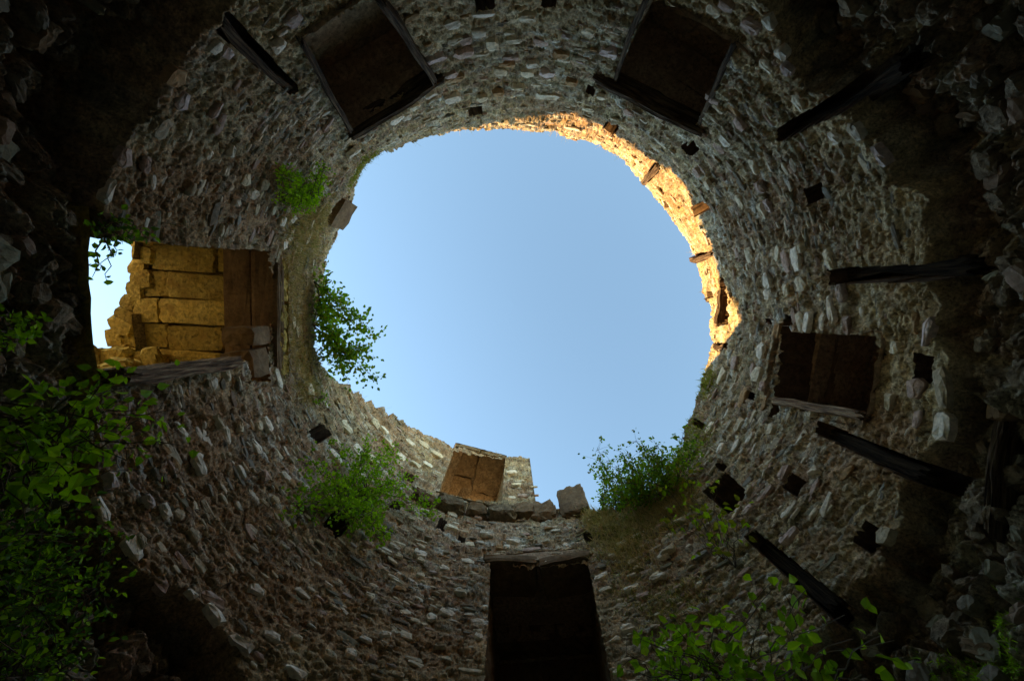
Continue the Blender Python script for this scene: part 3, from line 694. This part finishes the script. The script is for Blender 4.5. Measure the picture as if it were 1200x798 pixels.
plant('bush', 'dense bush with dark and yellowish leaves on the lower right rim against the sky', 'bush',
      fan([(725, 600), (760, 590), (790, 578), (705, 600)], scat(706, 826, 520, 596, 40, 4)+[(700, 524), (745, 516), (770, 520), (800, 512), (820, 504), (702, 560), (708, 590)], z=-.05, sag=.03), 6500, .040, .08, (L_dark, L_mid, L_yellow, L_mid), 4)
plant('sapling', 'thin sapling with pale lime leaves against the wall right of the dense rim bush', 'plant',
      fan([(862, 665), (850, 655), (835, 640)], [(783, 575), (790, 606), (803, 560), (812, 588), (832, 572), (846, 592), (838, 560), (868, 592), (822, 640), (852, 612), (816, 622), (775, 600), (800, 540), (828, 650)], off=.3), 150, .075, .07, (L_yellow, L_bright), 5, single=150, twigs=.6)
plant('broadleaf_plant', 'broad leaved green plant at the bottom right of the doorway', 'plant',
      fan([(800, 830), (880, 840), (960, 850)], [(735, 765), (760, 745), (745, 795), (790, 735), (815, 740), (800, 770), (835, 760), (852, 725), (865, 755), (880, 780), (905, 690), (915, 672), (925, 700), (890, 720), (945, 690), (940, 740), (930, 770), (965, 760), (990, 720), (1000, 748), (985, 785), (1030, 745), (1048, 750), (1010, 790), (860, 795), (920, 795), (830, 790), (775, 790)]+scat(730, 900, 725, 800, 14, 60), off=.75), 430, .085, .09, (L_bright, L_mid), 6, single=290, droop=.2)
plant('vine', 'big leaved vine spilling over the sill at the left edge below the left window', 'vine',
      fan([(-60, 520), (-40, 600), (-70, 470)], [(25, 500), (60, 480), (90, 470), (115, 455), (150, 452), (158, 440), (135, 470), (165, 480), (190, 478), (205, 480), (198, 520), (175, 525), (150, 540), (130, 550), (120, 500), (105, 530), (80, 520), (60, 545), (35, 530), (15, 545), (40, 575), (85, 560), (110, 480), (140, 500), (60, 600), (30, 610), (5, 580), (75, 585)], off=.75), 520, .068, .08, (L_bright, L_mid), 7, single=290)
plant('creeper', 'thick small leaved creeper in the dark lower left corner', 'vine',
      fan([(-60, 700), (-40, 800), (20, 860), (-60, 620)], scat(-20, 120, 590, 800, 34, 8)+[(125, 690), (118, 640), (100, 600), (60, 570)], off=.65), 3400, .032, .08, (L_mid, L_dark, L_bright, L_dark), 8)
plant('hanging_sprig', 'dark sprig hanging across the sky at the top corner of the left window', 'plant',
      fan([(120, 250), (110, 255), (135, 262)], [(112, 290), (118, 315), (125, 330), (108, 325), (135, 300), (148, 285), (155, 275), (130, 280), (115, 270), (142, 265), (160, 268), (178, 278)], off=.15), 170, .045, .03, (L_dark, L_mid), 9)
plant('sprig', 'pale green sprig against the dark masonry at the far left edge', 'plant',
      fan([(-30, 400)], [(10, 365), (30, 372), (45, 368), (20, 385), (8, 350), (35, 380), (5, 405), (20, 400)], off=.5), 160, .04, .03, (L_bright, L_mid), 10)
plant('tuft', 'little green tuft on the wall just below the bright left bush', 'plant', fan([(448, 625)], scat(438, 462, 618, 638, 6, 11), off=.1), 90, .035, .03, (L_bright, L_mid), 11)
plant('tuft', 'little green tuft under the left end of the stone ledge', 'plant', fan([(500, 604)], scat(488, 518, 590, 612, 7, 12), off=.1), 110, .035, .03, (L_mid, L_bright), 12)
plant('tuft', 'small weed growing below the dry moss on the left rim', 'plant', fan([(374, 470)], scat(366, 386, 460, 478, 5, 13), off=.08), 60, .035, .025, (L_mid,), 13)

def fur(name, label, cat, spots, n, length, mats, seed, wid=.0035, up=.2, parent=None, onrim=False):
    """short blades rooted on the wall, too many to count"""
    g = np.random.default_rng(seed); q = g.integers(0, len(spots), n); sp = np.array(spots, float)[q]
    if onrim:
        t = sp[:, 0]+g.uniform(-1, 1, n)*sp[:, 2]; k_ = gi(t, 0*t)[0]; z = rimz[k_]-.02; rad = R+splay[k_]+g.uniform(0, .12, n)
    else:
        uv = g.normal(sp[:, :2], sp[:, 2:]); tzs = np.array([tz(u, v) for u, v in uv]); t, z = tzs[:, 0], tzs[:, 1]
        I = gi(t, z); ok = (z < rimz[I[0]]+.01) & ~(BLK[I] & (z < rimz[I[0]]-.06)); t, z = t[ok], z[ok]; rad = RAD[gi(t, z)]; n = len(t)
    rad_ = np.stack([np.cos(t), np.sin(t), 0*t], -1); b = rad_*rad[:, None]+np.array([0, 0, 1])*z[:, None]
    d = -rad_*(.3 if onrim else .7)+g.normal(0, .55, (n, 3))+np.array([0, 0, 1.1 if onrim else up]); d /= np.linalg.norm(d, axis=1)[:, None]
    L = (length*g.uniform(.4, 1.3, n))[:, None]; sdv = np.cross(d, g.normal(0, 1, (n, 3))); sdv = sdv/np.linalg.norm(sdv, axis=1)[:, None]*wid*g.uniform(.6, 1.5, (n, 1))
    mid_ = b+d*L*.5; tip = b+d*L+np.array([0, 0, -.25])*L+g.normal(0, .1, (n, 3))*L
    Vv = np.stack([b-sdv, b+sdv, mid_+sdv*.8, mid_-sdv*.8, tip], 1).reshape(-1, 3); o_ = (np.arange(n)*5)[:, None, None]
    Ff = (np.array([[0, 1, 2], [0, 2, 3], [3, 2, 4]])[None]+o_).reshape(-1, 3); Mi = np.repeat(g.integers(0, len(mats), n), 3)
    o = obj(name, fast_mesh(name, Vv, Ff, False, list(mats), Mi)); o['kind'] = 'stuff'; o['label'] = label; o['category'] = cat
    return o
fur('dry_moss', 'brown dry moss and roots matting the wall along the left rim', 'moss', [(352, 262, 12, 12), (350, 290, 12, 16), (345, 325, 11, 18), (343, 360, 11, 20), (345, 395, 12, 18), (355, 425, 12, 14), (365, 280, 10, 14), (375, 245, 10, 10), (362, 455, 8, 10)], 12000, .075, (L_dry, L_dry, L_dry, L_dry, L_olive), 31, wid=.003)
fur('dry_brush', 'brown dry brush hanging on the wall below the lower right rim', 'brush', [(715, 625, 16, 14), (745, 620, 18, 14), (770, 605, 16, 12), (735, 650, 16, 12), (800, 580, 12, 14), (700, 610, 8, 8)], 9000, .11, (L_dry, L_dry, L_dry, L_dry, L_olive), 32, wid=.004)
fur('rim_moss', 'yellow green moss on the right rim near the sunlit stones', 'moss', [(832, 442, 5, 7), (826, 455, 5, 8), (815, 500, 8, 8), (820, 515, 8, 6), (806, 530, 10, 8)], 1500, .09, (L_yellow, L_olive), 33)
fur('rim_moss', 'yellow moss tuft on the upper left rim', 'moss', [(438, 188, 7, 6), (426, 203, 6, 6), (418, 214, 6, 8)], 900, .08, (L_yellow, L_olive), 34)
fur('ground_moss', 'green moss tufts on the dark rubble in the lower right corner', 'moss', [(1160, 770, 20, 16), (1130, 790, 26, 14), (1175, 740, 10, 20), (1100, 775, 18, 14)], 2200, .045, (L_olive, L_mid, L_bright), 35)
fur('wall_weeds', 'thin olive weeds scattered on the wall right of the doorway', 'weeds', [(760, 715, 16, 14), (790, 720, 14, 16), (810, 700, 14, 14), (735, 690, 14, 14)], 1600, .06, (L_olive, L_dry), 36)
fur('rim_grass', 'dry grass blades fringing the sunlit top rim', 'grass', [(math.radians(x), 0, math.radians(w_), 0) for x, w_ in ((235, 8), (242, 5), (256, 4), (278, 8), (284, 3), (283, 3), (300, 5), (340, 4), (351, 3), (205, 6), (100, 5), (150, 10))], 700, .16, (L_dry, L_dry, L_olive), 37, wid=.0022, onrim=True)
